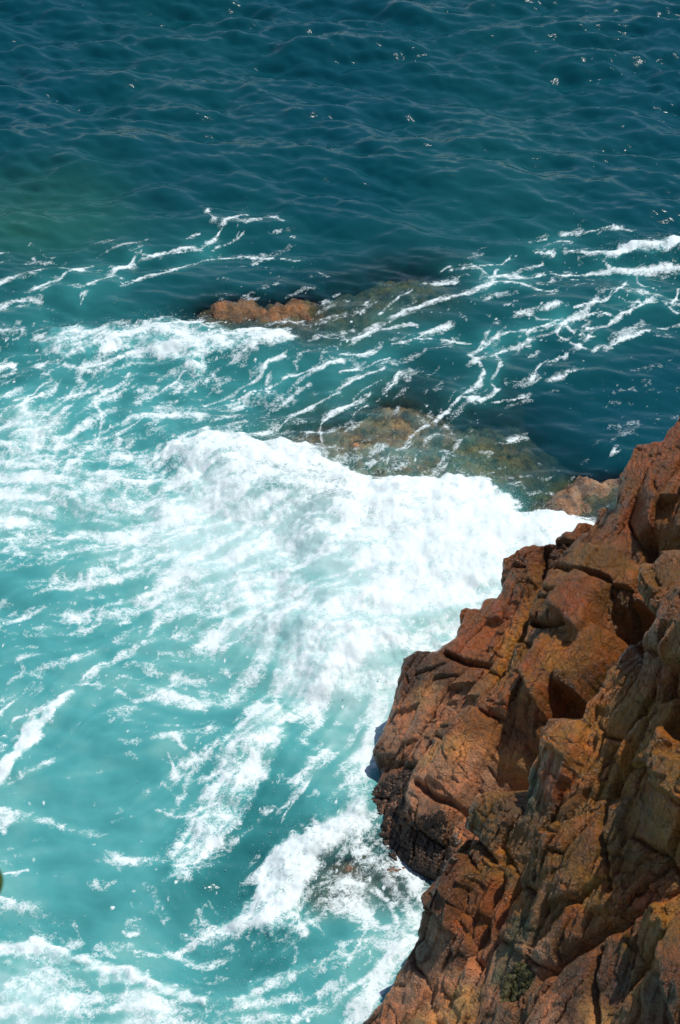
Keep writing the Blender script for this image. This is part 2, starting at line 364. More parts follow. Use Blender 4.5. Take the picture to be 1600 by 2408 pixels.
    # --- white-water masses: polygon, soft edge m, density, height m, label
    MASS = [
     ([(395,1035),(480,1015),(560,1020),(640,1045),(720,1045),(790,1085),(880,1132),(950,1122),(1040,1115),(1130,1125),(1200,1165),(1230,1205),(1290,1198),(1400,1230),(1500,1300),(1350,1400),(1200,1500),(1050,1560),(920,1600),(760,1640),(700,1600),(640,1520),(580,1490),(620,1440),(690,1420),(640,1380),(560,1350),(690,1300),(690,1240),(600,1220),(480,1180),(400,1130),(365,1080)],
      0.55, 1.0, 0.42, 'large dense white breaker surging against the upper side of the headland'),
     ([(80,800),(130,765),(230,765),(380,742),(480,750),(560,772),(640,765),(690,762),(700,790),(685,825),(600,830),(500,850),(480,900),(420,870),(330,825),(150,850),(100,830)],
      0.35, 0.72, 0.26, 'small white breaker in front of the brown orange rock'),
     ([(470,2190),(560,2120),(590,2050),(640,1980),(740,1940),(830,1880),(880,1890),(880,1960),(790,2010),(720,2090),(730,2170),(640,2195)],
      0.30, 0.93, 0.36, 'curling white breaker at the pink foot of the headland'),
     ([(1410,590),(1460,575),(1620,568),(1620,600),(1500,606),(1430,612)],
      0.3, 0.85, 0.22, 'short white breaker far out in the open teal water'),
     ([(0,2190),(100,2190),(200,2232),(300,2270),(400,2300),(520,2350),(480,2375),(350,2345),(200,2290),(100,2255),(0,2250),(-80,2250),(-80,2190)],
      0.3, 0.92, 0.22, 'long low white breaker crossing the turquoise water in front'),
     ([(530,2365),(590,2295),(690,2262),(790,2240),(800,2270),(700,2310),(640,2350),(560,2390)],
      0.3, 0.72, 0.18, 'ragged white swash between the long low breaker and the cliff'),
     ([(590,1620),(680,1640),(685,1740),(640,1830),(570,1930),(490,2030),(430,2095),(385,2080),(410,1970),(470,1870),(520,1760),(560,1680)],
      0.45, 0.78, 0.12, 'loose diagonal white streak of foam across the turquoise pool'),
     ([(170,1625),(165,1650),(105,1710),(100,1735),(60,1790),(20,1840),(-20,1880),(-20,1830),(20,1770),(60,1700),(110,1660)],
      0.2, 0.88, 0.16, 'narrow white foam crest at the edge of the turquoise pool'),
     ([(870,2062),(920,2030),(1060,2045),(1045,2120),(1015,2180),(960,2230),(900,2300),(930,2200),(945,2130)],
      0.25, 0.62, 0.08, 'thin white backwash sliding off the cliff foot'),
    ]
    rise = np.zeros_like(X); masks = []
    for i, (poly, soft, dens, hh, lab) in enumerate(MASS):
        p = pm(poly); xs = [q[0] for q in p]; ys = [q[1] for q in p]
        b = (Xm > min(xs) - 1.6) & (Xm < max(xs) + 1.6) & (Ym > min(ys) - 1.6) & (Ym < max(ys) + 1.6)
        wx = Xm[b] + 0.20 * w3[b] + 0.07 * w5[b]; wy = Ym[b] + 0.14 * w4[b] + 0.06 * w6[b]
        sdv = poly_sd(wx, wy, p)
        m = np.full(X.shape, -9, np.float32); m[b] = sdv; masks.append(m)
        f = dens * sstep(-soft * 0.3, soft * 0.6, m)
        if i == 0:
            top = pm([(365,1080),(395,1035),(480,1015),(560,1020),(640,1045),(720,1045),(790,1085),(880,1132),(950,1122),(1040,1115),(1130,1125),(1200,1165),(1230,1205),(1290,1198),(1400,1230)])
            dt = np.full(X.shape, 9, np.float32); dt[b] = seg_dist(wx, wy, top)
            so = 0.22 + 1.5 * sstep(0.1, 1.3, dt)
            f = (0.84 + 0.16 * np.exp(-(dt / 0.9) ** 2) + 0.18 * sstep(0.2, 2.5, X)) * sstep(-so * 0.3, so * 0.75, m)
        D = np.maximum(D, f); rise += hh * 0.8 * sstep(-0.25, 0.8, m)
    hole = poly_sd(Xm + 0.3 * w3, Ym + 0.25 * w4, pm([(640, 1330), (760, 1330), (880, 1360), (830, 1420), (720, 1400)]))
    D = D - 0.38 * sstep(-0.3, 0.5, hole) - 0.3 * np.clip(w3, 0, 1) * (D > 0.6) * sstep(0.3, 0.5, D)

    # --- streaks drawn out along the current (line integral of noise)
    FP = [(100,550,22),(500,560,12),(0,700,20),(300,800,8),(600,820,25),(900,700,28),(1300,640,12),(1500,620,5),(1400,760,25),(1100,900,42),(800,920,35),(1500,900,18),(1000,1050,50),(300,950,30),(100,950,40),(50,1100,-12),(250,1130,-18),(500,1080,15),(700,1120,-15),(900,1200,-8),
      (1100,1220,5),(1100,1380,20),(800,1350,12),(850,1520,22),(600,1300,20),(450,1330,28),(400,1450,35),(150,1350,10),(200,1500,25),(350,1600,-8),(600,1600,60),(100,1700,55),(250,1750,8),(250,1950,12),(560,1800,58),(460,1980,55),(760,1700,35),(780,1850,50),(650,2030,45),(760,2000,40),
      (600,2180,8),(880,2150,-50),(980,2100,-60),(850,2300,35),(650,2300,38),(800,2240,20),(400,2310,-22),(150,2230,-15),(100,2350,-12),(350,2390,5),(600,2400,20),(450,2130,-60)]
    cell = 0.026; rx = np.arange(-14.0, 14.0, cell); ry = np.arange(10.3, 45.2, cell); RX, RY = np.meshgrid(rx.astype(np.float32), ry.astype(np.float32))
    st_ = slice(None, None, 8); ang = [math.radians(2 * a) for *_, a in FP]; fpm = pm([(a, b) for a, b, _ in FP])
    vec = idw(RX[st_, st_] , RY[st_, st_], fpm, [(math.cos(a), math.sin(a)) for a in ang], 3.0, 0.1)
    th = 0.5 * np.arctan2(vec[..., 1], vec[..., 0]); th = th + 1.1 * fbm(RX[st_, st_] * .6, RY[st_, st_] * .6, 71, 3)
    up = lambda A: np.repeat(np.repeat(A, 8, 0), 8, 1)[:RX.shape[0], :RX.shape[1]]
    vx = blur(up(np.cos(th).astype(np.float32)), 4); vy = blur(up(np.sin(th).astype(np.float32)), 4)
    src = np.random.default_rng(3).random(RX.shape).astype(np.float32)
    src = np.clip(blur(src, 1.0) * 1.0 + 0.30 * perlin(RX * 3.2, RY * 3.2, 72) + 0.25 * perlin(RX * 8, RY * 8, 73), 0, 2).astype(np.float32)
    acc = src.copy(); NS = 13; hN, hM = RX.shape
    for sg in (1, -1):
        jx, jy = np.meshgrid(np.arange(hM, dtype=np.float32), np.arange(hN, dtype=np.float32))
        for k_ in range(NS):
            a_ = np.clip(jx.astype(np.int32), 0, hM - 1); b_ = np.clip(jy.astype(np.int32), 0, hN - 1)
            jx = jx + sg * 1.6 * vx[b_, a_]; jy = jy + sg * 1.6 * vy[b_, a_]
            acc += src[np.clip(jy.astype(np.int32), 0, hN - 1), np.clip(jx.astype(np.int32), 0, hM - 1)]
    acc = (acc - blur(acc, 45)); acc = acc / acc.std()
    gi = np.clip(((X - rx[0]) / cell), 0, hM - 1.01); gj = np.clip((Ym - ry[0]) / cell, 0, hN - 1.01)
    ii = gi.astype(np.int32); jj = gj.astype(np.int32); fa = gi - ii; fb_ = gj - jj
    ii2 = np.minimum(ii + 1, hM - 1); jj2 = np.minimum(jj + 1, hN - 1)
    lic = acc[jj, ii] * (1 - fa) * (1 - fb_) + acc[jj, ii2] * fa * (1 - fb_) + acc[jj2, ii] * (1 - fa) * fb_ + acc[jj2, ii2] * fa * fb_
    # --- lace texture, stretched along the drift
    ca, sa = math.cos(math.radians(24)), math.sin(math.radians(24))
    fx = X * ca + Y * FY * sa; fy = -X * sa + Y * FY * ca
    qx = fx * 0.75 + 0.55 * w1 + 0.35 * w3 + 0.06 * w5; qy = fy * 1.25 + 0.55 * w2 + 0.35 * w4 + 0.06 * w6
    d1, d2, _ = worley(qx * 1.5, qy * 1.5, 40); web = 1 - sstep(0.0, 0.33, d2 - d1)
    d1, d2, _ = worley(qx * 3.7 + 5, qy * 3.7, 43); web2 = 1 - sstep(0.0, 0.4, d2 - d1)
    rg = ridged(qx * 1.4, qy * 1.9, 50, 4); cloud = fbm(fx * 1.6 + w3, fy * 2.6 + w4, 55, 5, 0.6) * 0.5 + 0.5
    lace = 0.14 * web + 0.06 * web2 + 0.26 * rg ** 2 + 0.42 * cloud + 0.10 * lic
    lace = (lace - lace[fine > 0].mean()) / lace[fine > 0].std()
    lace = 0.5 + 0.2 * lace
    foam = np.clip(0.42 + (lace - (1.10 - 1.02 * D)) * 1.35, 0, 1) * sstep(0.06, 0.14, D)
    foam = np.maximum(foam, sstep(0.6, 1.0, D) * np.clip(0.52 + 0.62 * cloud + 0.11 * lic, 0, 1))
    T = np.clip(T + 0.25 * sstep(0.2, 0.8, D) + 0.022 * lic * sstep(.3, .6, T), 0, 1)

    # --- drawn foam lines: (origin, scale), [width, pts...]
    def grp(ox, oy, s, rows): return [(w / s, [(ox + a / s, oy + b / s) for a, b in pts]) for w, pts in rows]
    LN = grp(0, 500, 1.96, [
     (25,[(0,420),(100,400),(180,395)]),(14,[(165,365),(240,335),(330,285),(420,245)]),(12,[(90,290),(190,275)]),(10,[(0,325),(60,305)]),
     (9,[(340,365),(430,340),(520,290),(570,310)]),(14,[(530,265),(590,235),(620,200),(650,175)]),(13,[(625,180),(700,190),(760,175),(850,155),(930,155)]),
     (8,[(930,150),(990,110),(1060,35),(1140,15)]),(8,[(860,110),(920,90)]),(10,[(990,145),(1060,125),(1120,90)]),(9,[(560,335),(640,310),(760,280),(830,240)]),
     (7,[(840,240),(970,190),(1100,185),(1220,195),(1340,210)]),(6,[(1240,20),(1300,45)]),(9,[(1340,105),(1362,112)]),(8,[(1350,215),(1380,215)]),(5,[(960,0),(990,40)]),(6,[(370,430),(390,380)]),
     (22,[(300,700),(380,715),(500,690),(600,650),(640,630)]),(40,[(170,570),(230,590),(280,610)]),(10,[(640,630),(760,640),(900,620)]),(8,[(0,690),(50,685)]),
     (12,[(130,860),(200,790),(240,770)]),(13,[(130,870),(110,910),(140,940),(230,940)]),(12,[(150,970),(220,1010)]),(16,[(270,860),(380,830),(470,800)]),(14,[(500,820),(560,790),(600,740)]),
     (10,[(690,850),(780,800),(850,745),(910,770)]),(16,[(440,880),(470,960),(440,1060)]),(9,[(520,1030),(600,990),(680,940)]),(9,[(640,950),(700,930),(760,950)]),(8,[(0,850),(100,845)]),(8,[(0,915),(100,910)]),
     (13,[(940,880),(1040,840),(1150,780),(1210,740),(1240,690),(1320,675)]),(10,[(1080,880),(1110,870)]),(6,[(1050,850),(1180,820),(1290,780)]),(12,[(1310,765),(1400,740),(1480,710),(1568,680)]),
     (10,[(1170,1020),(1280,985),(1350,920),(1460,870),(1568,820)]),(22,[(0,1060),(80,1090),(120,1120)]),(12,[(0,990),(90,980)]),(30,[(1190,1020),(1240,1000),(1270,980)])])
    LN += grp(800, 500, 1.96, [
     (14,[(1030,180),(1200,175)]),(14,[(1215,210),(1250,240),(1380,260),(1568,240)]),(9,[(870,130),(950,115)]),(8,[(1030,100),(1150,90),(1260,75),(1340,85)]),(9,[(890,175),(990,185)]),(6,[(940,160),(1000,130),(1060,130)]),
     (14,[(500,270),(620,245),(660,270),(690,300)]),(9,[(640,240),(730,230),(790,190)]),(30,[(690,300),(760,290),(830,290)]),(28,[(720,260),(700,330),(640,360)]),(12,[(700,330),(820,330),(930,370),(1000,370)]),
     (9,[(850,300),(950,270),(1090,262),(1240,255)]),(15,[(640,365),(500,405),(400,425),(300,455),(255,480)]),(8,[(540,320),(460,325),(390,335)]),(9,[(460,270),(510,250)]),(10,[(340,355),(280,385),(235,420),(185,470)]),
     (14,[(60,580),(150,550),(250,520),(330,510),(360,530)]),(9,[(0,650),(80,645),(160,635)]),(9,[(240,605),(340,590),(370,575),(430,545),(500,520)]),(8,[(340,590),(460,580),(660,585),(700,575)]),
     (9,[(700,575),(780,550),(860,540)]),(22,[(700,575),(650,620),(600,660),(640,700),(660,740),(640,790)]),(12,[(720,650),(740,700),(700,770)]),(12,[(720,640),(780,610),(880,610)]),
     (10,[(860,550),(880,600)]),(10,[(860,550),(920,530),(1000,500)]),(18,[(640,790),(560,850),(480,920),(440,950)]),(9,[(700,790),(720,830),(680,860),(560,860)]),(6,[(680,880),(780,870),(870,855)]),
     (14,[(400,970),(340,1020),(300,1080),(270,1100)]),(10,[(230,1120),(215,1170)]),(9,[(345,1130),(340,1160)]),(11,[(800,465),(870,470),(920,490),(1000,500)]),(6,[(930,460),(1000,440)]),
     (11,[(1000,500),(1100,490),(1200,475),(1250,485)]),(13,[(1080,445),(1180,420),(1250,390),(1300,340),(1330,300)]),(10,[(1280,400),(1320,415),(1380,420)]),(15,[(1140,545),(1220,530),(1290,480),(1390,430),(1440,400)]),
     (7,[(1380,370),(1400,395)]),(9,[(1030,510),(1050,540),(1100,570),(1180,575)]),(11,[(1030,510),(1010,570),(1090,610),(1160,640)]),(30,[(1165,645),(1200,620),(1250,630)]),(9,[(1250,610),(1330,580),(1430,540)]),
     (8,[(1370,280),(1390,330),(1460,350)]),(14,[(1460,525),(1520,520),(1568,510)]),(10,[(1510,440),(1560,470)]),(10,[(1530,420),(1568,340)]),(7,[(880,770),(910,720),(930,700),(960,680)]),
     (14,[(0,745),(120,710),(230,660)]),(9,[(0,800),(80,770),(200,720)]),(10,[(210,830),(250,780),(275,730)]),(5,[(70,840),(200,775)]),(5,[(0,905),(60,860),(140,830)]),(5,[(60,940),(90,890),(130,870)]),
     (5,[(960,780),(1100,740)]),(5,[(780,1065),(850,1035)]),(7,[(1250,1115),(1290,1105)]),(6,[(1370,1090),(1400,1080)]),(9,[(-85,1060),(-90,1000),(-70,950),(0,890)])])
    LN += grp(0, 1500, 1.742, [
     (12,[(480,900),(560,920)]),(12,[(550,1270),(680,1270),(780,1230),(900,1180)]),
     (10,[(500,1190),(560,1190)]),(14,[(480,210),(560,250),(680,225),(800,250)]),(12,[(20,970),(110,940)]),(7,[(0,1070),(60,1080)]),(26,[(1480,560),(1460,700),(1440,760)]),
     (24,[(-10,700),(40,710),(10,780)]),(20,[(1250,1200),(1220,1120),(1260,1040),(1340,1000),(1430,985)]),(16,[(1430,985),(1530,1010),(1600,1080),(1630,1180),(1600,1290),(1520,1380),(1420,1440)]),(10,[(1330,1060),(1420,1060),(1490,1120),(1500,1210),(1450,1290)]),(8,[(1150,760),(1190,690),(1260,610)]),(9,[(690,480),(720,560)]),(9,[(700,400),(760,460)]),(12,[(1300,1030),(1400,1020),(1500,1100),(1540,1180)]),
     (9,[(60,330),(180,300),(290,230)]),(10,[(0,300),(60,260)]),(12,[(340,150),(380,125)]),(9,[(640,690),(740,720),(800,700)])])
    fine1 = fbm(fx * 4 + w3, fy * 9 + w4, 66, 3); fine2 = perlin(fx * 7 + w3, fy * 14 + w4, 68)
    LN += [(30, [(838, 2000), (842, 1900), (848, 1850), (866, 1750), (890, 1650)]), (26, [(846, 2406), (905, 2322), (955, 2240), (1000, 2170), (1025, 2080)]), (34, [(845, 2000), (890, 2030), (960, 2045), (1030, 2050)])]
    def spline(p):
        if len(p) < 3: return p
        q = np.array([2 * np.array(p[0]) - np.array(p[1])] + [np.array(a) for a in p] + [2 * np.array(p[-1]) - np.array(p[-2])]); out = []
        for i in range(1, len(q) - 2):
            for t in np.linspace(0, 1, 5)[:-1]:
                out.append(tuple(.5 * (2 * q[i] + (q[i + 1] - q[i - 1]) * t + (2 * q[i - 1] - 5 * q[i] + 4 * q[i + 1] - q[i + 2]) * t * t + (3 * q[i] - q[i - 1] - 3 * q[i + 1] + q[i + 2]) * t ** 3)))
        return out + [tuple(p[-1])]
    for w, pts in LN:
        p = spline(pm(pts)); hw = w * 0.0088 * 0.62
        xs = [q[0] for q in p]; ys = [q[1] for q in p]; mg = 0.9
        b = np.nonzero((Xm > min(xs) - mg) & (Xm < max(xs) + mg) & (Ym > min(ys) - mg) & (Ym < max(ys) + mg))
        if not len(b[0]): continue
        d = seg_dist(Xm[b] + 0.07 * w3[b] + 0.018 * w5[b], Ym[b] + 0.05 * w4[b] + 0.016 * w6[b], p)
        wid = hw * 0.85 * (0.95 + 1.1 * w4[b] + 0.2 * w5[b])
        f = (1.0 - sstep(0.2, 1.7, d / np.maximum(wid, 0.010))) * np.clip(0.64 + 0.65 * fine1[b] + 0.12 * lic[b], 0.25, 0.9)
        f = np.maximum(f, np.exp(-(d / (hw * 2.0 + 0.035)) ** 2) * sstep(0.1, 1.5, lic[b] + .6 * fine2[b]) * 0.78)
        de = seg_dist(Xm[b] + 0.20 * w1[b] - 0.16 * w4[b], Ym[b] + 0.16 * w2[b] + 0.12 * w3[b], p)
        f = np.maximum(f, (1.0 - sstep(0.2, 1.6, de / np.maximum(hw * 0.42 * (0.9 + 1.2 * w3[b]), 0.008))) * np.clip(0.30 + 0.8 * fine1[b] + .15 * lic[b], 0, .7))
        foam[b] = np.maximum(foam[b], f)
        halo = np.exp(-(d / (hw * 2.4 + 0.06)) ** 2) * sstep(0.7, 1.9, lic[b] + fine2[b])
        foam[b] = np.maximum(foam[b], 0.5 * halo)
        veil = 0.5 * np.exp(-(d / (hw * 4 + 0.18)) ** 2)
        T[b] = np.maximum(T[b], np.minimum(T[b] + 0.16 * veil, 1))
    # --- loose flecks
    fl = sstep(0.66, 0.80, perlin(X * 9.0, Y * 6.0, 60)) * sstep(0.1, 0.5, w1 + 0.3 + 1.3 * np.clip(D, 0, .5))
    reg = sstep(0.05, 0.2, D)
    foam = np.maximum(foam, fl * reg * 0.8)
    foam = np.clip(foam, 0, 1) * fine

    # --- body colour
    stops = np.array([0, .12, .3, .5, .7, .85, 1.0]); C = np.array([(.001,.051,.073),(.0015,.055,.071),(.006,.082,.092),(.028,.19,.195),(.070,.315,.318),(.15,.40,.385),(.42,.62,.61)])
    body = np.stack([np.interp(T, stops, C[:, j]) for j in range(3)], -1).astype(np.float32)
    gp = pm([(60, 500)]); gd = np.hypot((Xm - gp[0][0]) / 2.6, (Ym - gp[0][1]) / 1.5) + 0.25 * w1
    body = body + np.exp(-gd ** 2)[..., None] * np.array([.012, .035, .004], np.float32)

    # --- height
    agit = sstep(0.15, 0.8, D)
    calm_pt = idw(Xm, Ym, pm([(800,0),(0,200),(1600,200),(800,400),(0,450),(1500,500),(400,650),(900,620),(1300,700),(600,900),(1100,900),(1400,1000),(200,1100),(200,1400),(250,1800),(250,2050),(700,1800),(600,2250),(200,2350)]),
                  [1.3,1.2,1.2,1.05,.9,.85,.55,.5,.5,.45,.45,.45,.42,.42,.42,.42,.45,.42,.45], 3.0, 0.3)
    fadeo = 1.0 / (1.0 + (np.gradient(X, axis=1) / 0.15) ** 2) * (1.0 / (1.0 + (np.gradient(Y, axis=0) / 0.2) ** 2))
    amp = calm_pt * (0.25 + 0.75 * fadeo)
    h = h0 * amp
    swell = 0.16 * np.sin(0.55 * (Y * 0.97 + X * 0.24) + 1.5 * w1) * sstep(42, 52, Y) * fine
    lump = fbm(X * 2.6, Y * 2.0, 61, 5, 0.58)
    h = h + swell + rise + agit * fine * (0.13 * fbm(X * 1.3, Y * 1.0, 62, 3) + 0.03 * lump) + 0.012 * foam * fine + 0.016 * (ridged(X * 4.5, Y * 3.5, 64, 3) - .6) * sstep(.3, .8, foam) * fine
    # trough of dark water below the lower breaker and bowl of the pool
    for (pp, rx, ry, dz) in [((620, 2120), 1.2, 0.5, -0.10), ((380, 2230), 1.6, 0.4, -0.12), ((250, 1900), 2.2, 1.0, -0.12), ((560, 2010), 0.7, 0.6, -0.10)]:
        q = pm([pp])[0]; h = h + dz * np.exp(-(((Xm - q[0]) / rx) ** 2 + ((Ym - q[1]) / ry) ** 2))
    # --- depth over the under-water rocks
    bed = np.full(X.shape, -6.0, np.float32)
    for i, s in enumerate(SUNK):
        cx = [q[0] for q in s[1]]; cy = [q[1] for q in s[1]]
        b = np.nonzero((X > min(cx) - 4) & (X < max(cx) + 4) & (Y > min(cy) - 4) & (Y < max(cy) + 4))
        bed[b] = np.maximum(bed[b], sunk_height(i, X[b], Y[b]))
    depth = np.clip(h - bed, 0, None)
    opac = 1 - np.exp(-depth / 0.95); opac = np.clip(opac, 0.03, 1)
    Z = h; X2 = X + 0.25 * dx * amp * fadeo; Y2 = Y + 0.25 * dy * amp * fadeo

    co = np.stack([X2, Y2, Z], -1)
    # normals over the whole sheet so that the pieces meet without a seam
    tu = np.gradient(co, axis=1); tv = np.gradient(co, axis=0); nr = np.cross(tu, tv); nr /= np.linalg.norm(nr, axis=-1, keepdims=True) + 1e-12
    co = co.reshape(-1, 3); nr = nr.reshape(-1, 3)
    at_ = {'body': body.reshape(-1, 3), 'foam': foam.ravel(), 'opacity': opac.ravel(), 'calm': np.clip(0.35 + 0.65 * calm_pt, 0, 1.3).ravel()}
    idx = np.arange(ny * nx).reshape(ny, nx)
    F = np.stack([idx[:-1, :-1], idx[:-1, 1:], idx[1:, 1:], idx[1:, :-1]], -1).reshape(-1, 4)
    lab = np.zeros((ny, nx), np.int32)
    for i, m in enumerate(masks): lab[(m > 0.0) & (lab == 0)] = i + 1
    fl = lab[:-1, :-1].ravel()
    for i in range(len(MASS) + 1):
        fs = F[fl == i]; u, inv = np.unique(fs, return_inverse=True); fs = inv.reshape(-1, 4)
        o = mesh_np('sea' if i == 0 else 'breaking_wave', co[u], fs, M_SEA, None, {k_: v_[u] for k_, v_ in at_.items()}, nr[u])
        if i == 0: tag(o, 'teal and turquoise sea laced with foam', 'sea', kind='structure')
        else: tag(o, MASS[i - 1][4], 'wave', 'breaking waves in the bay')
    # --- spray: droplets thrown up along the upper edges of the breakers
    rng = np.random.default_rng(9)
    pts = []
    for i, n, hgt in [(0, 5200, .38), (1, 1500, .22), (2, 900, .22), (3, 300, .14), (4, 500, .10), (5, 300, .1), (6, 300, .08), (7, 200, .1)]:
        m = masks[i]; b = np.argwhere((np.abs(m) < 0.16) & (fine > 0)); 
        sel = b[rng.integers(0, len(b), n)]
        p = co.reshape(ny, nx, 3)[sel[:, 0], sel[:, 1]].copy()
        p += np.stack([rng.normal(0, .07, n), rng.normal(0, .08, n), rng.exponential(hgt * 0.24, n)], -1)
        pts.append(np.concatenate([p, (rng.gamma(2.0, 0.0016, n) + 0.002)[:, None]], 1))
    b = np.argwhere((D > 0.06) & (fine > 0)); n = 3500; sel = b[rng.integers(0, len(b), n)]
    p = co.reshape(ny, nx, 3)[sel[:, 0], sel[:, 1]].copy(); p[:, 2] += rng.exponential(.02, n)
    pts.append(np.concatenate([p, (rng.gamma(2.0, 0.0012, n) + 0.002)[:, None]], 1))
    p = np.concatenate(pts); tet = np.array([(1, 0, 0), (-1, 0, 0), (0, 1, 0), (0, -1, 0), (0, 0, 1), (0, 0, -1)], np.float32)
    tf = np.array([(0, 2, 4), (2, 1, 4), (1, 3, 4), (3, 0, 4), (2, 0, 5), (1, 2, 5), (3, 1, 5), (0, 3, 5)])
    vv = (p[:, None, :3] + tet[None] * p[:, None, 3:]).reshape(-1, 3); ff = (tf[None] + (np.arange(len(p)) * 6)[:, None, None]).reshape(-1, 3)
    tag(mesh_np('sea_spray', vv, ff, M_SPRAY), 'fine white spray droplets over the breaking waves', 'spray', kind='stuff')
    return co

# ------------------------------------------------------------------ rock faces
CS = 1.619
def cp(x, y): return 800 + x / CS, 950 + y / CS          # enlarged-view reading -> photo px
def islands(fs, nx):
    """split grid faces (by their first corner) into connected groups"""
    r = fs[:, 0] // nx; c = fs[:, 0] % nx; r0, c0 = r.min(), c.min()
    L = np.full((r.max() - r0 + 3, c.max() - c0 + 3), 1 << 40, np.int64); L[r - r0 + 1, c - c0 + 1] = np.arange(len(fs)); on = L < (1 << 40)
    for _ in range(4000):
        M = L.copy()
        for ax in (0, 1):
            for d in (1, -1): M = np.minimum(M, np.roll(L, d, ax))
        # jump along rows and columns in one go
        M = np.where(on, M, 1 << 40)
        lab = M[on]; M[on] = np.minimum(lab, M[r - r0 + 1, c - c0 + 1][np.minimum(lab, len(fs) - 1)] if False else lab)
        if (M == L).all(): break
        L = M
    lab = L[r - r0 + 1, c - c0 + 1]
    return [fs[lab == k] for k in np.unique(lab)]
class RockFace:
    def __init__(s, a, b, c):
        A, B, C = at(*a), at(*b), at(*c)
        n = np.cross(B - A, C - A); n /= np.linalg.norm(n); n = n if n[2] > 0 else -n
        s.o = A; s.n = n
        u = np.array([1.0, 0, 0]); u -= n * (u @ n); u /= np.linalg.norm(u); s.u = u; s.v = np.cross(n, u)
    def st(s, px, py):
        d = ray(px, py); t = ((s.o - CAMP) @ s.n) / (d @ s.n); p = CAMP + d * t - s.o
        return float(p @ s.u), float(p @ s.v)
    def world(s, S, T, h): return s.o + S[..., None] * s.u + T[..., None] * s.v + h[..., None] * s.n

